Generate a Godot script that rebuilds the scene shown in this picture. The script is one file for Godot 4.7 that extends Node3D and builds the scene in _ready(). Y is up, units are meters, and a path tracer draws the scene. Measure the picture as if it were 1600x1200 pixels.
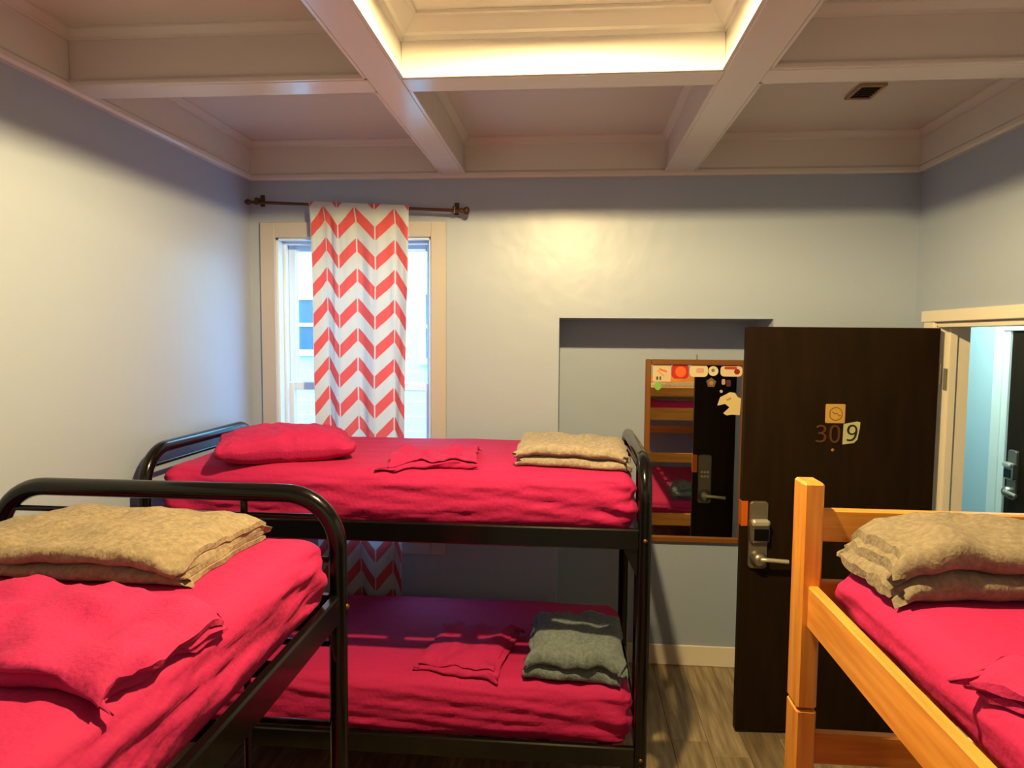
extends Node3D
# Dormitory room with metal and wooden bunks. World: +X right along the back wall, -Z towards the back wall, metres.

const BACK := -3.727      # room face of the back wall
const LEFT := -1.793
const RIGHT := 1.7745
const FRONT := 0.34
const CEIL := 3.04
const BEAM := 2.846       # underside of the ceiling beams
const TRIM := 2.83        # underside of the trim round the ceiling

var used := {}
var mat := {}
var beds := []      # the mattresses, in the order they are laid
var rng := RandomNumberGenerator.new()


func _ready() -> void:
	rng.seed = 11
	setup_view()
	setup_materials()
	build_shell()
	build_ceiling()
	build_window()
	build_outside()
	build_doorway()
	build_hall()
	build_lamp()
	build_far_bunk()
	build_near_bunk()
	build_wood_bunk()
	build_mirror()
	build_curtain()
	build_bedding()


func setup_view() -> void:
	var cam := Camera3D.new()
	cam.name = "camera"
	add_child(cam)
	var b := Basis(Vector3.UP, 0.0851) * Basis(Vector3.RIGHT, -0.0683) * Basis(Vector3.BACK, 0.0077)
	cam.transform = Transform3D(b, Vector3(0, 1.9807, 0))
	cam.fov = 58.563
	cam.near = 0.03
	cam.current = true
	var env := Environment.new()
	env.background_mode = Environment.BG_SKY
	var sm := ProceduralSkyMaterial.new()
	sm.sky_top_color = Color(0.52, 0.8, 1.0)
	sm.sky_horizon_color = Color(0.64, 0.9, 1.0)
	sm.ground_bottom_color = Color(0.45, 0.5, 0.52)
	sm.ground_horizon_color = Color(0.55, 0.6, 0.62)
	sm.sky_energy_multiplier = 3.0
	sm.ground_energy_multiplier = 1.0
	var sky := Sky.new()
	sky.sky_material = sm
	env.sky = sky
	env.tonemap_mode = Environment.TONE_MAPPER_LINEAR
	env.tonemap_exposure = 1.0
	env.sdfgi_enabled = true
	env.ssao_enabled = true
	env.ssil_enabled = true
	var we := WorldEnvironment.new()
	we.name = "environment"
	we.environment = env
	add_child(we)
	# the room's ceiling light (its fitting is built in build_lamp)
	var l := OmniLight3D.new()
	l.name = "ceiling_lamp_light"
	l.position = Vector3(-0.05, 2.955, -1.70)
	l.light_color = Color(1.0, 0.86, 0.585)
	l.light_energy = 8.2
	l.light_size = 0.03
	l.omni_range = 12.0
	l.omni_attenuation = 2.0
	l.shadow_enabled = true
	add_child(l)
	# the corridor's ceiling light (its fitting is built in build_hall)
	area_light("hall_lamp_light", Vector3(2.45, 2.53, -4.75), Vector2(0.5, 1.1), Color(0.92, 1.0, 0.95), 2.6)


func area_light(called: String, at: Vector3, size: Vector2, col: Color, energy: float) -> void:
	var l := AreaLight3D.new()
	l.name = called
	l.position = at
	l.rotation.x = -PI / 2
	l.area_size = size
	l.light_color = col
	l.light_energy = energy
	l.area_range = 12.0
	l.area_attenuation = 2.0
	l.shadow_enabled = true
	add_child(l)


# ---------------------------------------------------------------- materials

func noise_tex(freq: float, sd: int, octaves := 4, normal := false, strength := 4.0, ramp: Array = []) -> NoiseTexture2D:
	var n := FastNoiseLite.new()
	n.seed = sd
	n.frequency = freq
	n.fractal_octaves = octaves
	var t := NoiseTexture2D.new()
	t.width = 512
	t.height = 512
	t.seamless = true
	t.noise = n
	t.as_normal_map = normal
	t.bump_strength = strength
	if ramp.size() > 0:
		var g := Gradient.new()
		g.set_color(0, ramp[0])
		g.set_color(1, ramp[1])
		t.color_ramp = g
	return t


func flat(called: String, col: Color, rough := 0.6, metal := 0.0) -> StandardMaterial3D:
	var m := StandardMaterial3D.new()
	m.resource_name = called
	m.albedo_color = col
	m.roughness = rough
	m.metallic = metal
	mat[called] = m
	return m


func tri(m: StandardMaterial3D, sc: Vector3, world := false) -> void:
	m.uv1_triplanar = true
	m.uv1_world_triplanar = world
	m.uv1_scale = sc


func setup_materials() -> void:
	var bump := noise_tex(0.012, 3, 3, true, 3.0)
	var w := flat("wall_paint", Color(0.625, 0.685, 0.785), 0.38)
	w.normal_enabled = true
	w.normal_texture = bump
	w.normal_scale = 0.22
	tri(w, Vector3.ONE * 0.9, true)
	var c := flat("ceiling_paint", Color(0.82, 0.81, 0.80), 0.22)
	c.normal_enabled = true
	c.normal_texture = bump
	c.normal_scale = 0.06
	tri(c, Vector3.ONE * 0.8, true)
	flat("trim_paint", Color(0.91, 0.885, 0.83), 0.35)
	flat("casing_paint", Color(0.69, 0.69, 0.70), 0.35)
	flat("sash_white", Color(0.84, 0.91, 0.96), 0.3)
	flat("hall_paint", Color(0.73, 0.84, 0.87), 0.5)
	flat("hall_trim", Color(0.9, 0.93, 0.9), 0.4)
	flat("black_metal", Color(0.035, 0.035, 0.035), 0.2)
	mat.black_metal.metallic_specular = 0.35
	mat.black_metal.clearcoat_enabled = true
	mat.black_metal.clearcoat = 0.3
	mat.black_metal.clearcoat_roughness = 0.1
	flat("brass_bolt", Color(0.42, 0.28, 0.1), 0.4, 0.7)
	flat("steel", Color(0.62, 0.6, 0.55), 0.35, 0.85)
	flat("steel_dark", Color(0.5, 0.47, 0.42), 0.4, 0.6)
	flat("steel_light", Color(0.8, 0.79, 0.72), 0.35, 0.5)
	flat("black_plastic", Color(0.03, 0.035, 0.035), 0.25)
	flat("copper", Color(0.85, 0.42, 0.08), 0.4, 0.3)
	flat("bronze", Color(0.42, 0.26, 0.11), 0.45, 0.5)
	flat("gold_plate", Color(0.78, 0.62, 0.3), 0.5, 0.15)
	flat("gold_dark", Color(0.55, 0.4, 0.15), 0.5, 0.15)
	flat("sticker_white", Color(0.72, 0.72, 0.55), 0.6)
	flat("ink", Color(0.1, 0.1, 0.07), 0.6)
	var d := flat("door_brown", Color(0.15, 0.1, 0.045), 0.5)
	d.metallic_specular = 0.22
	d.albedo_texture = noise_tex(0.01, 21, 4, false, 1.0, [Color(0.82, 0.82, 0.82), Color(1, 1, 1)])
	tri(d, Vector3(3.0, 0.4, 3.0))
	flat("rod_brown", Color(0.3, 0.2, 0.11), 0.35, 0.4)
	flat("grille_dark", Color(0.2, 0.16, 0.1), 0.6)
	flat("grille_edge", Color(0.6, 0.5, 0.36), 0.5)
	# red cotton sheets
	var weave := noise_tex(0.035, 5, 3, true, 5.0)
	var r := flat("red_cotton", Color(0.67, 0.035, 0.33), 0.85)
	r.normal_enabled = true
	r.normal_texture = weave
	r.normal_scale = 0.35
	tri(r, Vector3(2.2, 2.2, 2.2))
	var r2 := flat("red_cotton_worn", Color(0.66, 0.04, 0.335), 0.85)
	r2.normal_enabled = true
	r2.normal_texture = weave
	r2.normal_scale = 0.6
	tri(r2, Vector3(4, 4, 4))
	# felted wool blankets
	var felt := noise_tex(0.06, 9, 5, true, 6.0)
	for k in [["tan_wool", Color(0.62, 0.57, 0.485)], ["taupe_wool", Color(0.66, 0.62, 0.565)], ["grey_wool", Color(0.45, 0.51, 0.54)], ["drab_wool", Color(0.57, 0.53, 0.46)]]:
		var b := flat(k[0], k[1], 1.0)
		b.albedo_texture = noise_tex(0.03, 31, 5, false, 1.0, [Color(0.72, 0.7, 0.68), Color(1, 1, 1)])
		b.normal_enabled = true
		b.normal_texture = felt
		b.normal_scale = 0.5
		b.rim_enabled = true
		b.rim = 0.25
		tri(b, Vector3.ONE * 3.0)
	# varnished pine, grain along each axis
	for k in [["pine_x", Vector3(0.5, 7, 7)], ["pine_y", Vector3(7, 0.5, 7)], ["pine_z", Vector3(7, 7, 0.5)]]:
		var p := flat(k[0], Color(0.94, 0.67, 0.31), 0.33)
		p.albedo_texture = noise_tex(0.008, 41, 4, false, 1.0, [Color(0.86, 0.78, 0.66), Color(1, 1, 1)])
		tri(p, k[1])
		p.clearcoat_enabled = true
		p.clearcoat = 0.4
		p.clearcoat_roughness = 0.25
	flat("mirror_wood", Color(0.50, 0.30, 0.1), 0.4)
	flat("mirror_silver", Color(0.93, 0.94, 0.92), 0.02, 1.0)
	var g := flat("glass", Color(0.85, 0.95, 1.0, 0.06), 0.02)
	g.transparency = BaseMaterial3D.TRANSPARENCY_ALPHA
	# floor planks, three tones
	for k in 3:
		var tone: Color = [Color(0.68, 0.61, 0.49), Color(0.62, 0.55, 0.44), Color(0.72, 0.65, 0.53)][k]
		var f := flat("plank_%d" % k, tone, 0.42)
		f.albedo_texture = noise_tex(0.009, 51 + k, 5, false, 1.0, [Color(0.66, 0.64, 0.6), Color(1, 1, 1)])
		tri(f, Vector3(5, 5, 0.45), true)
	flat("stucco", Color(0.86, 0.9, 0.9), 0.9)
	flat("outside_glass", Color(0.12, 0.3, 0.42), 0.15)
	flat("outside_frame", Color(0.93, 0.95, 0.95), 0.6)


# ---------------------------------------------------------------- naming and tagging

func numbered(called: String) -> String:
	var n: int = used.get(called, 0)
	used[called] = n + 1
	return called if n == 0 else "%s_%03d" % [called, n]


func tag(o: Node, label: String, category := "", group := "") -> Node:
	if label:
		o.set_meta("label", label)
	if category:
		o.set_meta("category", category)
	if group:
		o.set_meta("group", group)
	return o


func thing(called: String, at: Vector3, label: String, category: String, group := "") -> Node3D:
	var o := Node3D.new()
	o.name = numbered(called)
	o.position = at
	add_child(o)
	tag(o, label, category, group)
	return o


func setting(called: String) -> Node3D:
	var o := Node3D.new()
	o.name = called
	add_child(o)
	o.set_meta("kind", "structure")
	return o


func obj(called: String, st, m: Material, parent: Node, label := "") -> MeshInstance3D:
	var o := MeshInstance3D.new()
	if parent == self:
		o.name = numbered(called)
	else:
		var k := 0
		var nm := called
		while parent.has_node(nm):
			k += 1
			nm = "%s_%03d" % [called, k]
		o.name = nm
	if st is SurfaceTool:
		st.generate_normals()
		o.mesh = st.commit()
	else:
		o.mesh = st
	o.material_override = m
	parent.add_child(o, true)
	if label:
		o.set_meta("label", label)
	return o


func structure(called: String, st, m: Material, label := "") -> MeshInstance3D:
	var o := obj(called, st, m, self, label)
	o.set_meta("kind", "structure")
	return o


# ---------------------------------------------------------------- shape helpers

func mb() -> SurfaceTool:
	var st := SurfaceTool.new()
	st.begin(Mesh.PRIMITIVE_TRIANGLES)
	return st


func tri_(st: SurfaceTool, a: Vector3, b: Vector3, c: Vector3) -> void:
	st.add_vertex(a)
	st.add_vertex(b)
	st.add_vertex(c)


func quad(st: SurfaceTool, a: Vector3, b: Vector3, c: Vector3, d: Vector3) -> void:
	tri_(st, a, b, c)
	tri_(st, a, c, d)


# a box with chamfered edges
func bx(st: SurfaceTool, lo: Vector3, hi: Vector3, ch := 0.0, xf := Transform3D()) -> void:
	st.set_smooth_group(-1)
	var c := (lo + hi) / 2
	var h := (hi - lo) / 2
	ch = minf(ch, minf(h.x, minf(h.y, h.z)) * 0.9)
	var P := func(s: Vector3, ax: int) -> Vector3:   # the corner s, on the face across ax
		var v := h - Vector3(ch, ch, ch)
		v[ax] = h[ax]
		return xf * (c + v * s)
	for ax in 3:
		var u := (ax + 1) % 3
		var w := (ax + 2) % 3
		for sg in [1.0, -1.0]:
			var q := []
			for k in [[1, 1], [-1, 1], [-1, -1], [1, -1]]:
				var s := Vector3.ONE
				s[ax] = sg
				s[u] = k[0]
				s[w] = k[1]
				q.append(P.call(s, ax))
			if sg > 0:
				quad(st, q[3], q[2], q[1], q[0])
			else:
				quad(st, q[0], q[1], q[2], q[3])
	if ch <= 0.0:
		return
	for ax in 3:     # edges along ax
		var u := (ax + 1) % 3
		var w := (ax + 2) % 3
		for k in [[1, 1], [-1, 1], [-1, -1], [1, -1]]:
			var s := Vector3.ONE
			s[u] = k[0]
			s[w] = k[1]
			var s2 := s
			s[ax] = -1
			s2[ax] = 1
			var a: Vector3 = P.call(s, u)
			var b: Vector3 = P.call(s2, u)
			var e: Vector3 = P.call(s2, w)
			var f: Vector3 = P.call(s, w)
			if k[0] * k[1] > 0:
				quad(st, f, e, b, a)
			else:
				quad(st, a, b, e, f)
	for sx in [1, -1]:
		for sy in [1, -1]:
			for sz in [1, -1]:
				var s := Vector3(sx, sy, sz)
				var a: Vector3 = P.call(s, 0)
				var b: Vector3 = P.call(s, 1)
				var e: Vector3 = P.call(s, 2)
				if sx * sy * sz > 0:
					tri_(st, e, b, a)
				else:
					tri_(st, a, b, e)


func box(lo: Vector3, hi: Vector3, ch := 0.0) -> SurfaceTool:
	var st := mb()
	bx(st, lo, hi, ch)
	return st


# a round tube along points
func tube(st: SurfaceTool, pts: Array, r: float, sides := 14, caps := true) -> void:
	st.set_smooth_group(1)
	var rings := []
	var n := pts.size()
	var up := Vector3.UP
	var t0: Vector3 = (pts[1] - pts[0]).normalized()
	if absf(t0.dot(up)) > 0.9:
		up = Vector3.RIGHT
	var x := t0.cross(up).normalized()
	for i in n:
		var t: Vector3
		if i == 0:
			t = t0
		elif i == n - 1:
			t = (pts[i] - pts[i - 1]).normalized()
		else:
			t = ((pts[i + 1] - pts[i]).normalized() + (pts[i] - pts[i - 1]).normalized()).normalized()
		x = (x - t * x.dot(t)).normalized()
		var y := t.cross(x)
		var ring := []
		for k in sides:
			var a := TAU * k / sides
			ring.append(pts[i] + (x * cos(a) + y * sin(a)) * r)
		rings.append(ring)
	for i in n - 1:
		for k in sides:
			var k2 := (k + 1) % sides
			quad(st, rings[i][k], rings[i][k2], rings[i + 1][k2], rings[i + 1][k])
	if caps:
		st.set_smooth_group(-1)
		for k in sides:
			var k2 := (k + 1) % sides
			tri_(st, pts[0], rings[0][k2], rings[0][k])
			tri_(st, pts[n - 1], rings[n - 1][k], rings[n - 1][k2])


func tubes(pts: Array, r: float, sides := 14) -> SurfaceTool:
	var st := mb()
	tube(st, pts, r, sides)
	return st


# a flat outline in x and y, given depth along z, with its front rim chamfered
func slab(st: SurfaceTool, outline: PackedVector2Array, z0: float, z1: float, xf := Transform3D(), ch := 0.0) -> void:
	st.set_smooth_group(-1)
	var n := outline.size()
	var inner := outline
	if ch > 0.0:
		var off := Geometry2D.offset_polygon(outline, -ch, Geometry2D.JOIN_MITER)
		if off.size() == 1 and off[0].size() == n:
			# start the inset outline at the corner nearest to the first
			var best := 0
			for i in n:
				if off[0][i].distance_to(outline[0]) < off[0][best].distance_to(outline[0]):
					best = i
			inner = PackedVector2Array()
			for i in n:
				inner.append(off[0][(best + i) % n])
	var idx := Geometry2D.triangulate_polygon(inner)
	for i in range(0, idx.size(), 3):
		var q := []
		for k in 3:
			q.append(inner[idx[i + k]])
		tri_(st, xf * Vector3(q[0].x, q[0].y, z1), xf * Vector3(q[1].x, q[1].y, z1), xf * Vector3(q[2].x, q[2].y, z1))
	idx = Geometry2D.triangulate_polygon(outline)
	for i in range(0, idx.size(), 3):
		var q := []
		for k in 3:
			q.append(outline[idx[i + k]])
		tri_(st, xf * Vector3(q[2].x, q[2].y, z0), xf * Vector3(q[1].x, q[1].y, z0), xf * Vector3(q[0].x, q[0].y, z0))
	for i in n:
		var j := (i + 1) % n
		var zc := z1 - (ch if inner != outline else 0.0) * signf(z1 - z0)
		quad(st, xf * Vector3(outline[i].x, outline[i].y, z0), xf * Vector3(outline[j].x, outline[j].y, z0), xf * Vector3(outline[j].x, outline[j].y, zc), xf * Vector3(outline[i].x, outline[i].y, zc))
		if inner != outline:
			quad(st, xf * Vector3(outline[i].x, outline[i].y, zc), xf * Vector3(outline[j].x, outline[j].y, zc), xf * Vector3(inner[j].x, inner[j].y, z1), xf * Vector3(inner[i].x, inner[i].y, z1))


func round_rect(w: float, h: float, r: float, n := 6) -> PackedVector2Array:
	var p := PackedVector2Array()
	for q in 4:
		var c := Vector2((w / 2 - r) * [1, -1, -1, 1][q], (h / 2 - r) * [1, 1, -1, -1][q])
		for k in n + 1:
			var a := PI / 2 * (q + float(k) / n)
			p.append(c + Vector2(cos(a), sin(a)) * r)
	return p


func circle(r: float, n := 24, sx := 1.0) -> PackedVector2Array:
	var p := PackedVector2Array()
	for k in n:
		p.append(Vector2(cos(TAU * k / n) * r * sx, sin(TAU * k / n) * r))
	return p


# a surface of revolution about y; profile of (radius, height)
func lathe(st: SurfaceTool, prof: Array, sides := 28, xf := Transform3D()) -> void:
	st.set_smooth_group(2)
	for i in prof.size() - 1:
		for k in sides:
			var a := TAU * k / sides
			var b := TAU * (k + 1) / sides
			var p: Vector2 = prof[i]
			var q: Vector2 = prof[i + 1]
			quad(st, xf * Vector3(p.x * cos(a), p.y, p.x * sin(a)), xf * Vector3(p.x * cos(b), p.y, p.x * sin(b)), xf * Vector3(q.x * cos(b), q.y, q.x * sin(b)), xf * Vector3(q.x * cos(a), q.y, q.x * sin(a)))


# a box with round edges as a fine grid; bend(point, outward) moves each vertex
func soft_box(st: SurfaceTool, half: Vector3, r: float, seg: Vector3i, bend: Callable) -> void:
	st.set_smooth_group(1)
	var inner := half - Vector3(r, r, r)
	var spread := func(k: int, n: int, h: float) -> float:   # denser near the edges
		var t := 2.0 * k / n - 1.0
		return h * (t * 0.55 + 0.45 * sin(t * PI / 2))
	var cache := {}
	for ax in 3:
		var u := (ax + 1) % 3
		var w := (ax + 2) % 3
		for sg in [1.0, -1.0]:
			var rows := []
			for i in seg[u] + 1:
				var row := []
				for j in seg[w] + 1:
					var p := Vector3.ZERO
					p[ax] = half[ax] * sg
					p[u] = spread.call(i, seg[u], half[u])
					p[w] = spread.call(j, seg[w], half[w])
					var key := Vector3i((p * 1e5).round())
					if not cache.has(key):
						var q := p.clamp(-inner, inner)
						var nrm := (p - q).normalized()
						cache[key] = bend.call(q + nrm * r, nrm)
					row.append(cache[key])
				rows.append(row)
			for i in seg[u]:
				for j in seg[w]:
					if sg > 0:
						quad(st, rows[i][j], rows[i][j + 1], rows[i + 1][j + 1], rows[i + 1][j])
					else:
						quad(st, rows[i][j], rows[i + 1][j], rows[i + 1][j + 1], rows[i][j + 1])


func fnoise(sd: int, freq: float, oct := 3) -> FastNoiseLite:
	var n := FastNoiseLite.new()
	n.seed = sd
	n.frequency = freq
	n.fractal_octaves = oct
	return n


# cloth folded zigzag into a pile of layers: w along x, d along z, standing on y = 0. ragged: how far the layers' ends differ; wave: how crumpled.
func folded(w: float, d: float, layers: int, t: float, sd: int, wave := 0.008, ragged := 0.02, first_front := true, gap := 1.12, droop := 0.25, bed := -1, at := Vector3.ZERO, turn := 0.0, slump := 0.0) -> SurfaceTool:
	var rr := RandomNumberGenerator.new()
	rr.seed = sd
	var line := []          # (u, v, layer)
	var top := t * (0.5 + (layers - 1) * gap) + t / 2
	var lo := []
	var hi := []
	for i in layers + 1:
		lo.append(-d / 2 + t * gap / 2 + rr.randf() * ragged)
		hi.append(d / 2 - t * gap / 2 - rr.randf() * ragged)
	var to_front := first_front
	for i in layers:
		var v := t * (0.5 + i * gap)
		var a: float = lo[i + (0 if to_front else 1)] if to_front else hi[i]
		var b: float = hi[i + 1] if to_front else lo[i + 1]
		if to_front:
			a = lo[i]
		else:
			a = hi[i]
		for k in 17:
			line.append(Vector3(lerpf(a, b, k / 16.0), v, i))
		if i < layers - 1:
			var s := 1.0 if to_front else -1.0
			var rad := t * gap / 2
			for k in range(1, 6):
				var an := -PI / 2 + PI * k / 6.0
				line.append(Vector3(b + s * cos(an) * rad * 1.25, v + rad + sin(an) * rad, i + k / 6.0))
			if to_front:
				hi[i + 1] = b
			else:
				lo[i + 1] = b
		to_front = not to_front
	var n := line.size()
	var n1 := fnoise(sd, 2.6, 2)
	var n2 := fnoise(sd + 1, 9.0, 3)
	var n3 := fnoise(sd + 2, 1.0, 1)
	var slices := 44
	var basis_ := Basis(Vector3.UP, turn)
	var L := []
	var R := []
	for j in slices + 1:
		var s := 2.0 * j / slices - 1.0
		var x0 := w / 2 * (s * 0.7 + 0.3 * sin(s * PI / 2))
		var rowl := []
		var rowr := []
		for k in n:
			var p: Vector3 = line[k]
			var q: Vector3 = line[mini(k + 1, n - 1)] - line[maxi(k - 1, 0)]
			var nrm := Vector2(-q.y, q.x).normalized()
			for side in [1.0, -1.0]:
				var half := t / 2 * (1.0 if k > 0 and k < n - 1 else 0.55)
				var u: float = p.x + nrm.x * half * side
				var v: float = p.y + nrm.y * half * side
				var e := absf(s)
				var end := n3.get_noise_2d(p.z * 37.0, signf(s) * 11.0) * ragged * 2.4
				var x := x0 + end * signf(s) * e * e
				var up := v / top
				v *= 1.0 - droop * pow(e, 5.0) - droop * 0.55 * pow(absf(2 * u / d), 6.0)
				v *= 1.0 - slump * smoothstep(0.35, 1.0, -s)
				v += up * (wave * 2.2 * n1.get_noise_2d(x * 2.2, u * 2.2) + wave * 1.5 * n2.get_noise_3d(x, u, p.z * 0.02))
				u += wave * 2.0 * n1.get_noise_3d(x * 2.5, v * 6.0, 9.0) + wave * 0.7 * n2.get_noise_2d(x, v * 2.0)
				x += wave * 1.6 * n1.get_noise_3d(u * 2.5, v * 7.0, 31.0) + 0.3 * wave * n2.get_noise_2d(u, v * 3.0)
				var pt := Vector3(x, maxf(v, 0.0) + 0.002, u)
				if bed >= 0:
					pt.y += bed_top(bed, at + basis_ * Vector3(x, 0, u)) - at.y
				if side > 0:
					rowl.append(pt)
				else:
					rowr.append(pt)
		L.append(rowl)
		R.append(rowr)
	var st := mb()
	st.set_smooth_group(1)
	for j in slices:
		for k in n - 1:
			quad(st, L[j][k], L[j][k + 1], L[j + 1][k + 1], L[j + 1][k])
			quad(st, R[j][k], R[j + 1][k], R[j + 1][k + 1], R[j][k + 1])
		quad(st, L[j][0], L[j + 1][0], R[j + 1][0], R[j][0])
		quad(st, L[j][n - 1], R[j][n - 1], R[j + 1][n - 1], L[j + 1][n - 1])
	st.set_smooth_group(3)
	for k in n - 1:
		quad(st, L[0][k], R[0][k], R[0][k + 1], L[0][k + 1])
		quad(st, L[slices][k], L[slices][k + 1], R[slices][k + 1], R[slices][k])
	return st


func text(s: String, size: float, depth: float) -> TextMesh:
	var t := TextMesh.new()
	var f := SystemFont.new()
	f.font_names = PackedStringArray(["Droid Sans"])
	t.font = f
	t.text = s
	t.font_size = 64
	t.pixel_size = size / 64.0 * 1.38
	t.depth = depth
	return t


# ---------------------------------------------------------------- room shell

func build_shell() -> void:
	var W: Material = mat.wall_paint
	# back wall with the window opening and the niche
	var st := mb()
	var z0 := BACK - 0.2
	var top := 3.2
	bx(st, Vector3(-2.0, -0.1, z0), Vector3(-1.65, top, BACK))
	bx(st, Vector3(-1.65, -0.1, z0), Vector3(-0.76, 0.835, BACK))
	bx(st, Vector3(-1.65, 2.53, z0), Vector3(-0.76, top, BACK))
	bx(st, Vector3(-0.76, -0.1, z0), Vector3(-0.064, top, BACK))
	bx(st, Vector3(-0.064, 2.087, z0), Vector3(1.062, top, BACK))
	bx(st, Vector3(1.062, -0.1, z0), Vector3(1.92, top, BACK))
	structure("wall_back", st, W)
	st = mb()      # the niche behind it
	bx(st, Vector3(-0.264, -0.1, -4.32), Vector3(1.262, 2.287, -4.12))
	bx(st, Vector3(-0.264, -0.1, -4.12), Vector3(-0.064, 2.287, z0))
	bx(st, Vector3(1.062, -0.1, -4.12), Vector3(1.262, 2.287, z0))
	bx(st, Vector3(-0.064, 2.087, -4.12), Vector3(1.062, 2.287, z0))
	structure("wall_niche", st, W)
	structure("wall_left", box(Vector3(LEFT - 0.2, -0.1, BACK), Vector3(LEFT, top, FRONT + 0.2)), W)
	structure("wall_front", box(Vector3(LEFT, -0.1, FRONT), Vector3(RIGHT + 0.145, top, FRONT + 0.2)), W)
	st = mb()      # right wall with the doorway
	bx(st, Vector3(RIGHT, -0.1, BACK), Vector3(RIGHT + 0.145, top, -3.515))
	bx(st, Vector3(RIGHT, 2.065, -3.515), Vector3(RIGHT + 0.145, top, -2.56))
	bx(st, Vector3(RIGHT, -0.1, -2.56), Vector3(RIGHT + 0.145, top, FRONT))
	structure("wall_right", st, W)
	# floor of single planks laid along the room
	var fl := setting("floor")
	obj("subfloor", box(Vector3(-2.0, -0.12, -4.33), Vector3(1.92, -0.012, 0.5)), mat.plank_1, fl)
	var pw := 0.178
	var cols := int(ceil((RIGHT - LEFT) / pw))
	for i in cols:
		var x := LEFT + i * pw
		var z := -4.12 - rng.randf() * 1.0
		while z < FRONT:
			var z1 := z + 1.22
			var a := maxf(z, -4.12 if x > -0.07 and x + pw < 1.07 else BACK)
			var b := minf(z1, FRONT)
			if b - a > 0.05:
				obj("plank", box(Vector3(x + 0.0008, -0.012, a + 0.0008), Vector3(minf(x + pw, RIGHT) - 0.0008, 0.0, b - 0.0008), 0.0015), mat["plank_%d" % rng.randi_range(0, 2)], fl)
			z = z1
	# baseboards
	var T: Material = mat.trim_paint
	structure("baseboard_niche", box(Vector3(-0.064, 0, -4.12), Vector3(1.062, 0.125, -4.105), 0.004), T)
	st = mb()
	bx(st, Vector3(LEFT, 0, BACK), Vector3(-0.064, 0.125, BACK + 0.015), 0.004)
	bx(st, Vector3(1.062, 0, BACK), Vector3(RIGHT, 0.125, BACK + 0.015), 0.004)
	structure("baseboard_back", st, T)
	structure("baseboard_left", box(Vector3(LEFT, 0, BACK + 0.015), Vector3(LEFT + 0.015, 0.125, FRONT), 0.004), T)
	structure("baseboard_right", box(Vector3(RIGHT - 0.015, 0, -2.46), Vector3(RIGHT, 0.125, FRONT), 0.004), T)
	structure("baseboard_front", box(Vector3(LEFT + 0.015, 0, FRONT - 0.015), Vector3(RIGHT - 0.015, 0.125, FRONT), 0.004), T)


# a moulding: profile of (outward, height) points swept from a to b; out is the horizontal direction it stands out
func moulding(st: SurfaceTool, a: Vector3, b: Vector3, out: Vector3, prof: Array) -> void:
	st.set_smooth_group(-1)
	for i in prof.size() - 1:
		var p: Vector2 = prof[i]
		var q: Vector2 = prof[i + 1]
		quad(st, a + out * p.x + Vector3.UP * p.y, b + out * p.x + Vector3.UP * p.y, b + out * q.x + Vector3.UP * q.y, a + out * q.x + Vector3.UP * q.y)
	for e in [a, b]:
		for i in range(1, prof.size() - 1):
			tri_(st, e + out * prof[0].x + Vector3.UP * prof[0].y, e + out * prof[i].x + Vector3.UP * prof[i].y, e + out * prof[i + 1].x + Vector3.UP * prof[i + 1].y)


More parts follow.
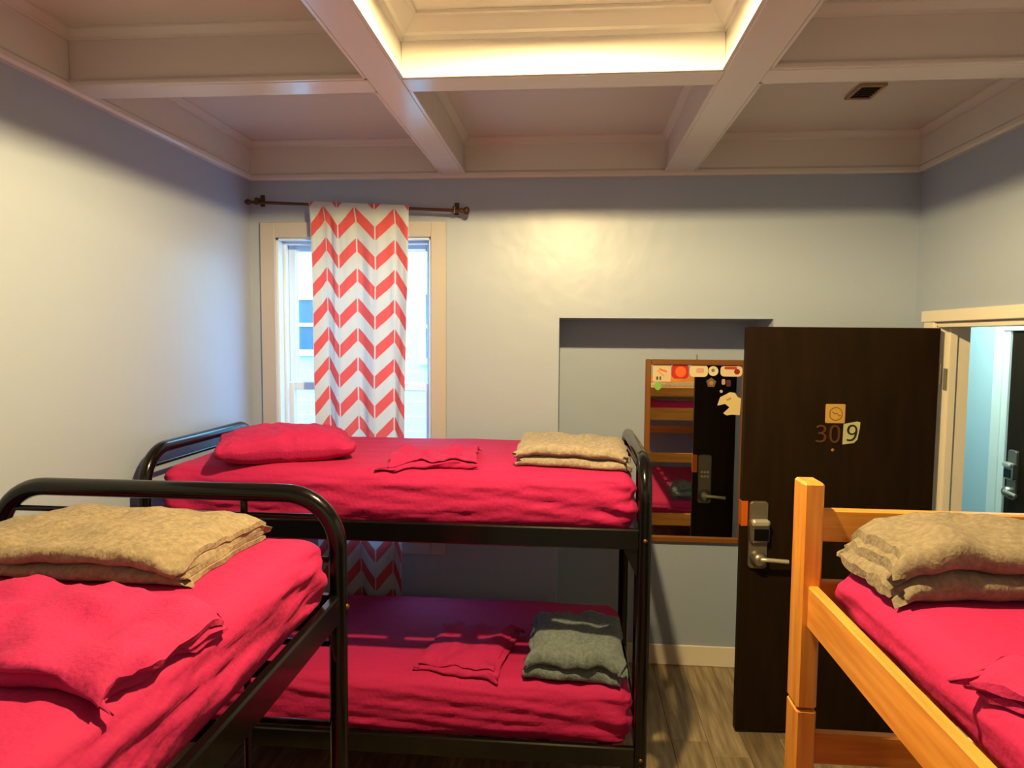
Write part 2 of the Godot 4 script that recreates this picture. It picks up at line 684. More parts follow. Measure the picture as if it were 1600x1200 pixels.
func build_ceiling() -> void:
	var C: Material = mat.ceiling_paint
	var ce := setting("ceiling")
	obj("slab", box(Vector3(-2.0, CEIL, -3.93), Vector3(1.92, CEIL + 0.12, 0.54)), C, ce)
	var bxs := [[-0.6987, -0.5837], [0.4875, 0.626]]
	var bzs := [[-2.448, -2.337], [-1.16, -1.05]]
	var f := 0.02    # fascia round the walls
	var xs := [LEFT + f, bxs[0][0], bxs[0][1], bxs[1][0], bxs[1][1], RIGHT - f]
	var zs := [BACK + f, bzs[0][0], bzs[0][1], bzs[1][0], bzs[1][1], FRONT - f]
	for b in bxs:
		var st := mb()
		bx(st, Vector3(b[0], BEAM, BACK + f), Vector3(b[1], CEIL, FRONT - f), 0.003)
		obj("beam", st, C, ce)
	for b in bzs:
		for k in 3:
			var st := mb()
			bx(st, Vector3(xs[k * 2], BEAM, b[0]), Vector3(xs[k * 2 + 1], CEIL, b[1]), 0.003)
			obj("cross_beam", st, C, ce)
	# boards round the top of the walls, with a moulding along their foot
	var fs := [[Vector3(LEFT, TRIM, BACK), Vector3(RIGHT, TRIM, BACK), Vector3.BACK], [Vector3(LEFT, TRIM, FRONT), Vector3(RIGHT, TRIM, FRONT), Vector3.FORWARD], [Vector3(LEFT, TRIM, BACK), Vector3(LEFT, TRIM, FRONT), Vector3.RIGHT], [Vector3(RIGHT, TRIM, BACK), Vector3(RIGHT, TRIM, FRONT), Vector3.LEFT]]
	for q in fs:
		var st := mb()
		moulding(st, q[0], q[1], q[2], [Vector2(0, 0), Vector2(0.026, 0), Vector2(0.034, 0.01), Vector2(0.034, 0.026), Vector2(0.028, 0.032), Vector2(f, 0.04), Vector2(f, CEIL - TRIM), Vector2(0, CEIL - TRIM)])
		obj("fascia_board", st, C, ce)
	# a bead along the foot and a crown along the head of every coffer's four sides
	var crown := [Vector2(0, -0.07), Vector2(0.008, -0.07), Vector2(0.012, -0.056), Vector2(0.022, -0.05), Vector2(0.05, -0.02), Vector2(0.056, -0.012), Vector2(0.066, -0.01), Vector2(0.066, 0), Vector2(0, 0)]
	var bead := [Vector2(0, 0.002), Vector2(0.011, 0.002), Vector2(0.013, 0.006), Vector2(0.013, 0.016), Vector2(0.006, 0.026), Vector2(0, 0.028)]
	for i in 3:
		for j in 3:
			var x0: float = xs[i * 2]
			var x1: float = xs[i * 2 + 1]
			var za: float = zs[j * 2]
			var zb: float = zs[j * 2 + 1]
			var cs := mb()
			var size := 1.0 if i == 1 and j == 1 else 0.5
			var cut := crown.map(func(v: Vector2) -> Vector2: return v * size)
			var bs := mb()
			for q in [[Vector3(x0, 0, za), Vector3(x1, 0, za), Vector3.BACK, j == 0], [Vector3(x0, 0, zb), Vector3(x1, 0, zb), Vector3.FORWARD, j == 2], [Vector3(x0, 0, za), Vector3(x0, 0, zb), Vector3.RIGHT, i == 0], [Vector3(x1, 0, za), Vector3(x1, 0, zb), Vector3.LEFT, i == 2]]:
				moulding(cs, q[0] + Vector3.UP * CEIL, q[1] + Vector3.UP * CEIL, q[2], cut)
				if not q[3]:
					moulding(bs, q[0] + Vector3.UP * BEAM, q[1] + Vector3.UP * BEAM, q[2], bead)
			obj("crown_moulding", cs, C, ce)
			obj("bead_moulding", bs, C, ce)
	# air vent in the right back coffer
	var v := thing("ceiling_vent", Vector3(1.235, CEIL, -3.11), "small brown slatted air vent set in the ceiling panel above the open door", "vent")
	obj("frame", frame_st(0.11, 0.17, 0.014, 0.012), mat.grille_edge, v)
	obj("backing", box(Vector3(-0.045, -0.004, -0.075), Vector3(0.045, -0.001, 0.075)), mat.grille_dark, v)
	for k in 6:
		var st := mb()
		bx(st, Vector3(-0.042, -0.001, -0.0045), Vector3(0.042, 0.001, 0.0045), 0.0, Transform3D(Basis(Vector3.RIGHT, 0.6), Vector3(0, -0.008, -0.06 + k * 0.024)))
		obj("slat", st, mat.grille_dark, v)


func frame_st(w: float, d: float, b: float, h: float) -> SurfaceTool:
	var st := mb()
	bx(st, Vector3(-w / 2, -h, -d / 2), Vector3(w / 2, 0, -d / 2 + b), 0.002)
	bx(st, Vector3(-w / 2, -h, d / 2 - b), Vector3(w / 2, 0, d / 2), 0.002)
	bx(st, Vector3(-w / 2, -h, -d / 2 + b), Vector3(-w / 2 + b, 0, d / 2 - b), 0.002)
	bx(st, Vector3(w / 2 - b, -h, -d / 2 + b), Vector3(w / 2, 0, d / 2 - b), 0.002)
	return st


func build_window() -> void:
	var w := setting("window_1")
	var T: Material = mat.casing_paint
	var S: Material = mat.sash_white
	var x0 := -1.725
	var x1 := -0.68
	var zf := BACK + 0.022
	var y1 := 2.605
	obj("casing", box(Vector3(x0, 0.76, BACK), Vector3(x0 + 0.085, y1, zf), 0.004), T, w)
	obj("casing", box(Vector3(x1 - 0.085, 0.76, BACK), Vector3(x1, y1, zf), 0.004), T, w)
	obj("casing", box(Vector3(x0 + 0.085, y1 - 0.085, BACK), Vector3(x1 - 0.085, y1, zf), 0.004), T, w)
	obj("apron", box(Vector3(x0 + 0.085, 0.76, BACK), Vector3(x1 - 0.085, 0.83, zf - 0.004), 0.004), T, w)
	obj("sill", box(Vector3(x0 + 0.085, 0.83, BACK - 0.2), Vector3(x1 - 0.075, 0.862, BACK + 0.03), 0.006), S, w)
	# lining of the opening
	var xa := -1.64
	var xb := -0.765
	var st := mb()
	bx(st, Vector3(xa - 0.01, 0.862, BACK - 0.2), Vector3(xa + 0.012, 2.53, BACK + 0.001))
	bx(st, Vector3(xb - 0.012, 0.862, BACK - 0.2), Vector3(xb + 0.01, 2.53, BACK + 0.001))
	bx(st, Vector3(xa, 2.508, BACK - 0.2), Vector3(xb, 2.53, BACK + 0.001))
	obj("lining", st, S, w)
	# sliding sashes: the upper outside, the lower inside
	for k in 2:
		var zc := BACK - 0.155 + 0.045 * k
		var ya: float = [1.665, 0.862][k]
		var yb: float = [2.508, 1.715][k]
		var sa := xa + 0.012
		var sb := xb - 0.012
		st = mb()
		var s := 0.042
		bx(st, Vector3(sa, ya, zc - 0.02), Vector3(sa + s, yb, zc + 0.02), 0.004)
		bx(st, Vector3(sb - s, ya, zc - 0.02), Vector3(sb, yb, zc + 0.02), 0.004)
		bx(st, Vector3(sa + s, yb - 0.045, zc - 0.02), Vector3(sb - s, yb, zc + 0.02), 0.004)
		bx(st, Vector3(sa + s, ya, zc - 0.02), Vector3(sb - s, ya + 0.05, zc + 0.02), 0.004)
		var sash := obj("sash", st, S, w)
		obj("pane", box(Vector3(sa + s, ya + 0.05, zc - 0.002), Vector3(sb - s, yb - 0.045, zc + 0.002)), mat.glass, sash)
	# parting stops
	st = mb()
	bx(st, Vector3(xa + 0.012, 0.862, BACK - 0.085), Vector3(xa + 0.03, 2.508, BACK - 0.06), 0.003)
	bx(st, Vector3(xb - 0.03, 0.862, BACK - 0.085), Vector3(xb - 0.012, 2.508, BACK - 0.06), 0.003)
	bx(st, Vector3(xa + 0.03, 2.49, BACK - 0.085), Vector3(xb - 0.03, 2.508, BACK - 0.06), 0.003)
	obj("stop", st, S, w)


func build_outside() -> void:
	var z := -7.2
	var b := thing("neighbour_building", Vector3(-1.8, -6.0, z), "pale building wall with dark windows seen outside through the window", "building")
	# boarded wall: overlapping horizontal boards
	var st := mb()
	bx(st, Vector3(-5, 0, -0.3), Vector3(6, 9.4, -0.02))
	obj("wall", st, mat.stucco, b)
	for k in 26:
		var y := 5.2 + k * 0.16
		st = mb()
		bx(st, Vector3(-5, 0, -0.012), Vector3(6, 0.16, 0.0), 0.002, Transform3D(Basis(Vector3.RIGHT, 0.07), Vector3(0, y, 0.0)))
		obj("clapboard", st, mat.stucco, b)
	# windows: [x0, x1, y0, y1] in the world
	for q in [[-2.96, -2.2, 1.83, 2.36], [-1.53, -0.8, 1.75, 2.42], [-2.7, -1.9, -0.6, 0.6]]:
		var f := mb()
		var x0: float = q[0] + 1.8
		var x1: float = q[1] + 1.8
		var y0: float = q[2] + 6.0
		var y1: float = q[3] + 6.0
		var t := 0.07
		bx(f, Vector3(x0 - t, y0 - t, -0.02), Vector3(x0, y1 + t, 0.05), 0.004)
		bx(f, Vector3(x1, y0 - t, -0.02), Vector3(x1 + t, y1 + t, 0.05), 0.004)
		bx(f, Vector3(x0, y1, -0.02), Vector3(x1, y1 + t, 0.05), 0.004)
		bx(f, Vector3(x0, y0 - t, -0.02), Vector3(x1, y0, 0.07), 0.004)
		bx(f, Vector3(x0, (y0 + y1) / 2 - 0.02, -0.02), Vector3(x1, (y0 + y1) / 2 + 0.02, 0.04), 0.004)
		var fr := obj("window", f, mat.outside_frame, b)
		obj("pane", box(Vector3(x0, y0, 0.004), Vector3(x1, y1, 0.012)), mat.outside_glass, fr)


# a lever lock on a door's face, drawn in x (along the door, the free edge towards -x) and y, standing out along +z
func lock_parts(parent: Node, xf: Transform3D, keypad: bool) -> void:
	var at := Node3D.new()
	at.name = "lock" if not parent.has_node("lock") else "lock_001"
	at.transform = xf
	parent.add_child(at)
	var st := mb()
	slab(st, round_rect(0.09, 0.335, 0.018), 0.0, 0.018, Transform3D(), 0.004)
	obj("plate", st, mat.steel_dark, at)
	if keypad:
		for k in 6:
			st = mb()
			slab(st, round_rect(0.014, 0.014, 0.003), 0.018, 0.023, Transform3D(Basis(), Vector3(-0.02 + 0.02 * (k % 3), 0.05 - 0.03 * (k / 3), 0)))
			obj("key", st, mat.steel_light, at)
	else:
		st = mb()
		slab(st, round_rect(0.094, 0.115, 0.014), 0.0, 0.045, Transform3D(Basis(), Vector3(0, 0.025, 0)), 0.01)
		obj("reader", st, mat.steel, at)
		st = mb()
		slab(st, round_rect(0.088, 0.036, 0.016), 0.03, 0.06, Transform3D(Basis(), Vector3(0, 0.068, 0)), 0.01)
		obj("reader_cap", st, mat.steel_light, at)
		obj("reader_window", box(Vector3(-0.03, -0.02, 0.04), Vector3(0.04, 0.04, 0.049), 0.003), mat.black_plastic, at)
	# round hub and lever
	st = mb()
	lathe(st, [Vector2(0, 0.062), Vector2(0.024, 0.062), Vector2(0.034, 0.05), Vector2(0.042, 0.02), Vector2(0.044, 0.0)], 24, Transform3D(Basis(Vector3.RIGHT, PI / 2), Vector3(0, -0.115, 0.0)))
	obj("hub", st, mat.steel, at)
	st = mb()
	tube(st, [Vector3(0, -0.11, 0.05), Vector3(0.012, -0.108, 0.062), Vector3(0.04, -0.108, 0.066), Vector3(0.09, -0.112, 0.064), Vector3(0.132, -0.116, 0.06)], 0.0105, 12)
	obj("lever", st, mat.steel_light, at)


func build_doorway() -> void:
	# casing and lining of the doorway
	var T: Material = mat.trim_paint
	var fr := setting("trim_1")
	obj("head_casing", box(Vector3(RIGHT - 0.022, 2.07, -3.62), Vector3(RIGHT, 2.125, -2.455), 0.003), T, fr)
	obj("side_casing", box(Vector3(RIGHT - 0.018, 0, -3.6), Vector3(RIGHT, 2.07, -3.505), 0.003), T, fr)
	obj("side_casing", box(Vector3(RIGHT - 0.018, 0, -2.57), Vector3(RIGHT, 2.07, -2.475), 0.003), T, fr)
	obj("jamb", box(Vector3(RIGHT, 0, -3.515), Vector3(RIGHT + 0.15, 2.05, -3.495)), T, fr)
	obj("jamb", box(Vector3(RIGHT, 0, -2.58), Vector3(RIGHT + 0.15, 2.05, -2.56)), T, fr)
	obj("head_jamb", box(Vector3(RIGHT, 2.045, -3.515), Vector3(RIGHT + 0.15, 2.065, -2.56)), T, fr)
	obj("stop", box(Vector3(RIGHT + 0.05, 0, -3.495), Vector3(RIGHT + 0.085, 2.045, -3.48), 0.002), T, fr)
	obj("threshold", box(Vector3(RIGHT, -0.01, -3.5), Vector3(RIGHT + 0.15, 0.012, -2.57), 0.003), mat.plank_1, fr)
	# the open door, hinged at the far jamb
	var d := setting("door_1")
	d.set_meta("label", "open dark brown room door with bronze number 309 and lever lock")
	d.position = Vector3(1.765, 0, -3.5)
	d.rotation.y = 0.05
	# door coordinates: x from -0.915 (free edge) to 0, face towards the room at z = 0.045
	var L := 0.918
	var leaf := mb()
	bx(leaf, Vector3(-L, 0.012, 0.0), Vector3(0, 2.04, 0.045), 0.003)
	obj("leaf", leaf, mat.door_brown, d)
	lock_parts(d, Transform3D(Basis(), Vector3(-L + 0.08, 1.019, 0.045)), false)
	lock_parts(d, Transform3D(Basis(Vector3(1, 0, 0), Vector3(0, 1, 0), Vector3(0, 0, -1)), Vector3(-L + 0.08, 1.019, 0.0)), true)
	var st := mb()
	bx(st, Vector3(-L - 0.002, 1.06, -0.001), Vector3(-L + 0.03, 1.185, 0.048), 0.002)
	obj("latch_guard", st, mat.copper, d, "orange metal latch guard")
	for y in [0.25, 1.05, 1.82]:
		obj("hinge", tubes([Vector3(0.004, y - 0.05, 0.05), Vector3(0.004, y + 0.05, 0.05)], 0.007, 10), mat.steel_dark, d)
	# plaque, number and peephole
	st = mb()
	slab(st, round_rect(0.094, 0.094, 0.006), 0.045, 0.05, Transform3D(Basis(), Vector3(-0.484, 1.622, 0)), 0.002)
	var pl := obj("plaque", st, mat.gold_plate, d, "small square gold plaque with a ring emblem")
	st = mb()
	var ring := []
	for k in 29:
		if k < 13 or k > 15:
			ring.append(Vector3(-0.484 + 0.031 * cos(TAU * k / 28), 1.622 + 0.031 * sin(TAU * k / 28), 0.0505))
	tube(st, ring, 0.0022, 8, false)
	tube(st, [Vector3(-0.5, 1.632, 0.0505), Vector3(-0.488, 1.622, 0.0505), Vector3(-0.478, 1.626, 0.0505), Vector3(-0.468, 1.612, 0.0505), Vector3(-0.46, 1.616, 0.0505)], 0.002, 8)
	obj("emblem", st, mat.gold_dark, pl)
	for q in [["3", -0.548], ["0", -0.484]]:
		var o := obj("digit", text(q[0], 0.086, 0.006), mat.bronze, d, "bronze number %s" % q[0])
		o.position = Vector3(q[1], 1.522, 0.0482)
		o.scale = Vector3(0.95, 1.0, 1.0)
	st = mb()
	slab(st, PackedVector2Array([Vector2(-0.036, -0.055), Vector2(0.018, -0.047), Vector2(0.034, -0.03), Vector2(0.044, 0.03), Vector2(0.045, 0.055), Vector2(0.03, 0.058), Vector2(-0.034, 0.045)]), 0.045, 0.0475, Transform3D(Basis(), Vector3(-0.408, 1.527, 0)))
	var s9 := obj("number_sticker", st, mat.sticker_white, d, "cream sticker with a black number 9")
	var o9 := obj("digit", text("9", 0.08, 0.003), mat.ink, s9)
	o9.position = Vector3(-0.402, 1.528, 0.048)
	o9.rotation.z = -0.12
	st = mb()
	lathe(st, [Vector2(0, 0.006), Vector2(0.006, 0.006), Vector2(0.009, 0.0)], 16, Transform3D(Basis(Vector3.RIGHT, PI / 2), Vector3(-0.489, 1.443, 0.045)))
	obj("peephole", st, mat.gold_dark, d)


func build_hall() -> void:
	var x := 3.0
	var y := 2.6
	var xa := RIGHT + 0.145
	structure("wall_hall", box(Vector3(x, -0.1, -7.0), Vector3(x + 0.15, y + 0.1, -0.6)), mat.hall_paint)
	var st := mb()
	bx(st, Vector3(xa - 0.02, -0.1, -7.0), Vector3(x, y + 0.1, -6.85))
	bx(st, Vector3(xa - 0.02, -0.1, -0.75), Vector3(x, y + 0.1, -0.6))
	bx(st, Vector3(xa - 0.1, -0.1, -6.85), Vector3(xa, y + 0.1, BACK - 0.2))
	structure("wall_hall_end", st, mat.hall_paint)
	structure("floor_hall", box(Vector3(xa, -0.12, -6.85), Vector3(x, 0.0, -0.75)), mat.plank_1)
	structure("ceiling_hall", box(Vector3(xa, y, -6.85), Vector3(x, y + 0.1, -0.75)), mat.ceiling_paint)
	var d := setting("door_2")
	d.set_meta("label", "dark closed door with white frame across the corridor")
	var z0 := -4.93
	var z1 := -4.0
	obj("leaf", box(Vector3(x - 0.012, 0.01, z0), Vector3(x + 0.0, 2.05, z1)), mat.door_brown, d)
	for q in [[z0 - 0.17, z0 - 0.075], [z1 + 0.02, z1 + 0.12]]:
		obj("casing", box(Vector3(x - 0.03, 0, q[0]), Vector3(x, 2.14, q[1]), 0.003), mat.hall_trim, d)
	obj("casing", box(Vector3(x - 0.03, 2.05, z0 - 0.075), Vector3(x, 2.14, z1 + 0.02), 0.003), mat.hall_trim, d)
	obj("jamb", box(Vector3(x - 0.02, 0, z0 - 0.075), Vector3(x, 2.05, z0 - 0.012), 0.002), mat.hall_trim, d)
	lock_parts(d, Transform3D(Basis(Vector3(0, 0, 1), Vector3.UP, Vector3(-1, 0, 0)), Vector3(x - 0.012, 1.08, z0 + 0.09)), false)
	var l := thing("hall_ceiling_light", Vector3(2.45, y, -4.75), "white ceiling light panel in the corridor outside the door", "light")
	obj("housing", box(Vector3(-0.28, -0.05, -0.6), Vector3(0.28, 0, 0.6), 0.004), mat.hall_trim, l)
	obj("diffuser", box(Vector3(-0.25, -0.06, -0.55), Vector3(0.25, -0.05, 0.55), 0.003), glow("hall_glow", Color(0.9, 1.0, 0.96), 2.0), l)


func glow(called: String, col: Color, e: float) -> StandardMaterial3D:
	var m := flat(called, Color(0.9, 0.9, 0.9), 0.4)
	m.emission_enabled = true
	m.emission = col
	m.emission_energy_multiplier = e
	return m


func build_lamp() -> void:
	var l := thing("ceiling_light", Vector3(-0.05, CEIL, -1.7), "round flush ceiling light glowing warm in the middle ceiling panel", "light")
	var st := mb()
	lathe(st, [Vector2(0, 0), Vector2(0.17, 0), Vector2(0.175, -0.02), Vector2(0.172, -0.101), Vector2(0.168, -0.106), Vector2(0.164, -0.101), Vector2(0.162, -0.02), Vector2(0, -0.02)], 40)
	obj("housing", st, mat.trim_paint, l)
	st = mb()
	lathe(st, [Vector2(0.158, -0.02), Vector2(0.158, -0.1), Vector2(0.15, -0.125), Vector2(0.12, -0.145), Vector2(0.06, -0.156), Vector2(0, -0.158)], 40)
	obj("diffuser", st, glow("lamp_glow", Color(1.0, 0.85, 0.55), 3.0), l)


# ---------------------------------------------------------------- beds

# a tubular steel bunk: x from 0 to len, z from 0 (front) to -wid, standing on y = 0
func metal_bunk(at: Vector3, turn: float, len_: float, wid: float, height: float, label: String, ladder_end: int, ladder_front: bool) -> Node3D:
	var b := thing("metal_bunk_bed", at, label, "bunk bed", "black metal bunk beds")
	b.rotation.y = turn
	var M: Material = mat.black_metal
	var r := 0.026
	var R := 0.15
	for e in 2:
		var x := r if e == 0 else len_ - r
		var pts := [Vector3(x, 0.0, -r), Vector3(x, 0.6, -r)]
		for k in 11:
			var a := PI / 2 * k / 10
			pts.append(Vector3(x, height - r - R + R * sin(a), -r - R + R * cos(a)))
		for k in 11:
			var a := PI / 2 * k / 10
			pts.append(Vector3(x, height - r - R + R * cos(a), -wid + r + R - R * sin(a)))
		pts.append(Vector3(x, 0.6, -wid + r))
		pts.append(Vector3(x, 0.0, -wid + r))
		obj("end_hoop", tubes(pts, r, 20), M, b)
		# thin bar under the hoop's head
		obj("crossbar", tubes([Vector3(x, height - 0.092, -2 * r + 0.004), Vector3(x, height - 0.092, -wid + 2 * r - 0.004)], 0.0085, 10), M, b)
		for y in [1.17, 0.3]:
			obj("end_rail", box(Vector3(x - 0.014, y, -wid + 2 * r - 0.004), Vector3(x + 0.014, y + 0.075, -2 * r + 0.004), 0.005), M, b)
		# the upright that makes a ladder with the post beside it
		var lf := ladder_front if e == ladder_end else not ladder_front
		var zu := -0.3 if lf else -wid + 0.25
		var zp := -2 * r + 0.004 if lf else -wid + 2 * r - 0.004
		obj("upright", tubes([Vector3(x, 0.37, zu), Vector3(x, height - 2 * r + 0.004, zu)], 0.0105, 12), M, b)
		if e == ladder_end:
			for y in [1.345, 1.1, 0.86, 0.62]:
				obj("rung", tubes([Vector3(x, y, zp), Vector3(x, y, zu)], 0.0095, 10), M, b)
		for z in [-r, -wid + r]:
			obj("foot_cap", tubes([Vector3(x, 0.0, z), Vector3(x, 0.03, z)], r + 0.004, 16), mat.black_plastic, b)
	for y in [1.17, 0.3]:
		for s in 2:
			var z := -0.012 if s == 0 else -wid + 0.04
			var st := mb()
			bx(st, Vector3(2 * r - 0.006, y, z - 0.028), Vector3(len_ - 2 * r + 0.006, y + 0.08, z), 0.005)
			obj("side_rail", st, M, b)
			for e in 2:
				var x := 2 * r if e == 0 else len_ - 2 * r
				var sg := 1.0 if e == 0 else -1.0
				st = mb()
				slab(st, PackedVector2Array([Vector2(x, y), Vector2(x + sg * 0.055, y), Vector2(x, y - 0.11)]) if sg < 0 else PackedVector2Array([Vector2(x, y), Vector2(x, y - 0.11), Vector2(x + 0.055, y)]), z - 0.017, z - 0.011)
				obj("gusset", st, M, b)
				st = mb()
				lathe(st, [Vector2(0, 0.007), Vector2(0.006, 0.006), Vector2(0.009, 0.0)], 12, Transform3D(Basis(Vector3.RIGHT, PI / 2), Vector3(x - sg * r, y + 0.04, (0.0 if s == 0 else -wid + 2 * r))))
				obj("bolt", st, mat.brass_bolt, b)
		for k in 8:
			var x := 0.16 + k * (len_ - 0.32) / 7
			obj("slat", box(Vector3(x - 0.03, y + 0.035, -wid + 0.04), Vector3(x + 0.03, y + 0.05, -0.04), 0.003), M, b)
	return b


# how far the top of a mattress swells above its flat top at x, z
func swell(half: Vector3, n1: FastNoiseLite, n2: FastNoiseLite, crease: float, x: float, z: float) -> float:
	var ex := 1.0 - pow(absf(x / half.x), 4.0)
	var ez := 1.0 - pow(absf(z / half.z), 4.0)
	return 0.014 * ex * ez + 0.006 * n1.get_noise_2d(x * 1.6, z * 2.2) + crease * 0.005 * n2.get_noise_2d(x * 2.2, z * 12.0) * (0.5 + 0.5 * n1.get_noise_2d(z, x))


# height of the top of the mattress numbered k under a point of the room
func bed_top(k: int, p: Vector3) -> float:
	var b: Dictionary = beds[k]
	var q: Vector3 = Basis(Vector3.UP, b.turn).inverse() * (p - b.at)
	var half: Vector3 = b.half
	var r := 0.05
	var over := Vector2(clampf(absf(q.x) - half.x + r, 0.0, r), clampf(absf(q.z) - half.z + r, 0.0, r)).length()
	return b.at.y + 2.0 * half.y - r * 0.5 + 0.5 * sqrt(maxf(r * r - over * over, 0.0)) + swell(half, b.n1, b.n2, b.crease, clampf(q.x, -half.x, half.x), clampf(q.z, -half.z, half.z))


# a mattress in a fitted red sheet; half sizes, long axis x; its underside on y = 0
func mattress(half: Vector3, sd: int, crease := 1.0) -> SurfaceTool:
	var n1 := fnoise(sd, 1.0, 2)
	var n2 := fnoise(sd + 7, 1.0, 3)
	var st := mb()
	var bend := func(p: Vector3, nr: Vector3) -> Vector3:
		var top := maxf(nr.y, 0.0)
		var side := 1.0 - absf(nr.y)
		var q := p
		q.y += top * swell(half, n1, n2, crease, p.x, p.z)
		var along := p.x if absf(nr.z) > absf(nr.x) else p.z
		var h := p.y / half.y
		var bulge := 0.012 * (1.0 - h * h)
		var wr := crease * (0.012 * n2.get_noise_2d(along * 1.5, p.y * 22.0 + along * 1.6) + 0.004 * n1.get_noise_2d(along * 6.0, p.y * 30.0))
		q += Vector3(nr.x, 0, nr.z) * side * (bulge + wr)
		# the sheet is drawn round the corners in gathers
		var corner := smoothstep(0.7, 1.0, absf(p.x / half.x)) * smoothstep(0.7, 1.0, absf(p.z / half.z))
		q += Vector3(nr.x, 0, nr.z) * side * corner * 0.008 * sin(p.y * 60.0 + p.x * 30.0)
		q.y -= maxf(-nr.y, 0.0) * 0.0
		return q + Vector3(0, half.y, 0)
	soft_box(st, half, 0.05, Vector3i(110, 26, 60), bend)
	return st


func lay_mattress(at: Vector3, turn: float, half: Vector3, sd: int, label: String, crease := 1.0) -> void:
	var o := thing("mattress", at, label, "mattress", "mattresses in fitted red sheets")
	o.rotation.y = turn
	beds.append({"at": at, "turn": turn, "half": half, "crease": crease, "n1": fnoise(sd, 1.0, 2), "n2": fnoise(sd + 7, 1.0, 3)})
	obj("fitted_sheet", mattress(half, sd, crease), mat.red_cotton, o)


func build_far_bunk() -> void:
	var at := Vector3(-1.748, 0, -2.59)
	metal_bunk(at, 0.0, 2.066, 1.0, 1.53, "black metal bunk bed standing along the back wall below the window", 0, false)
	lay_mattress(Vector3(-0.705, 1.221, -3.098), 0.0, Vector3(0.958, 0.112, 0.455), 3, "mattress in a red fitted sheet on the top bunk below the window")
	lay_mattress(Vector3(-0.705, 0.351, -3.098), 0.0, Vector3(0.955, 0.120, 0.455), 14, "mattress in a dark red fitted sheet on the bottom bunk below the window")


func build_near_bunk() -> void:
	# turned so that its far end faces the back wall
	var at := Vector3(-0.626, 0, 0.175)
	metal_bunk(at, PI / 2, 2.06, 1.08, 1.56, "black metal bunk bed at the front left, its curved end rail facing the camera", 1, true)
	lay_mattress(Vector3(-1.154, 1.221, -0.855), PI / 2, Vector3(0.957, 0.104, 0.482), 23, "mattress in a bright red fitted sheet on the front left top bunk", 1.2)
	lay_mattress(Vector3(-1.154, 0.351, -0.855), PI / 2, Vector3(0.955, 0.12, 0.482), 29, "mattress in a red fitted sheet on the front left bottom bunk")


func build_wood_bunk() -> void:
	var x0 := 0.605
	var x1 := 1.665
	var za := -1.884    # far end
	var zb := 0.2
	var b := thing("wooden_bunk_bed", Vector3((x0 + x1) / 2, 0, (za + zb) / 2), "orange varnished pine bunk bed at the front right before the open door", "bunk bed")
	var off := -b.position
	var put := func(called: String, lo: Vector3, hi: Vector3, m: String, ch: float) -> void:
		obj(called, box(lo + off, hi + off, ch), mat[m], b)
	for x in [x0, x1 - 0.052]:
		for z in [za, zb - 0.084]:
			put.call("lower_post", Vector3(x, 0, z), Vector3(x + 0.052, 1.005, z + 0.084), "pine_y", 0.005)
			put.call("upper_post", Vector3(x, 1.009, z), Vector3(x + 0.052, 1.612, z + 0.084), "pine_y", 0.006)
	for q in [[1.45, 1.535, "guard_rail"], [1.231, 1.342, "end_rail"], [0.84, 0.925, "guard_rail"], [0.25, 0.36, "end_rail"]]:
		for z in [za + 0.022, zb - 0.06]:
			put.call(q[2], Vector3(x0 + 0.052, q[0], z), Vector3(x1 - 0.052, q[1], z + 0.03), "pine_x", 0.004)
	for y in [1.231, 0.25]:
		for x in [x0 + 0.018, x1 - 0.045]:
			put.call("side_rail", Vector3(x, y, za + 0.084), Vector3(x + 0.027, y + 0.111, zb - 0.084), "pine_z", 0.004)
		for x in [x0 + 0.045, x1 - 0.072]:
			put.call("cleat", Vector3(x, y, za + 0.09), Vector3(x + 0.027, y + 0.03, zb - 0.09), "pine_z", 0.002)
		for k in 10:
			var z := za + 0.12 + k * (zb - za - 0.31) / 9
			put.call("slat", Vector3(x0 + 0.046, y + 0.03, z), Vector3(x1 - 0.046, y + 0.046, z + 0.07), "pine_x", 0.002)
	lay_mattress(Vector3(1.137, 1.278, -0.842), PI / 2, Vector3(0.925, 0.07, 0.452), 43, "mattress in a red fitted sheet on the wooden top bunk", 0.4)
	lay_mattress(Vector3(1.137, 0.297, -0.842), PI / 2, Vector3(0.925, 0.075, 0.452), 47, "mattress in a red fitted sheet on the wooden bottom bunk")


# ---------------------------------------------------------------- mirror and curtain

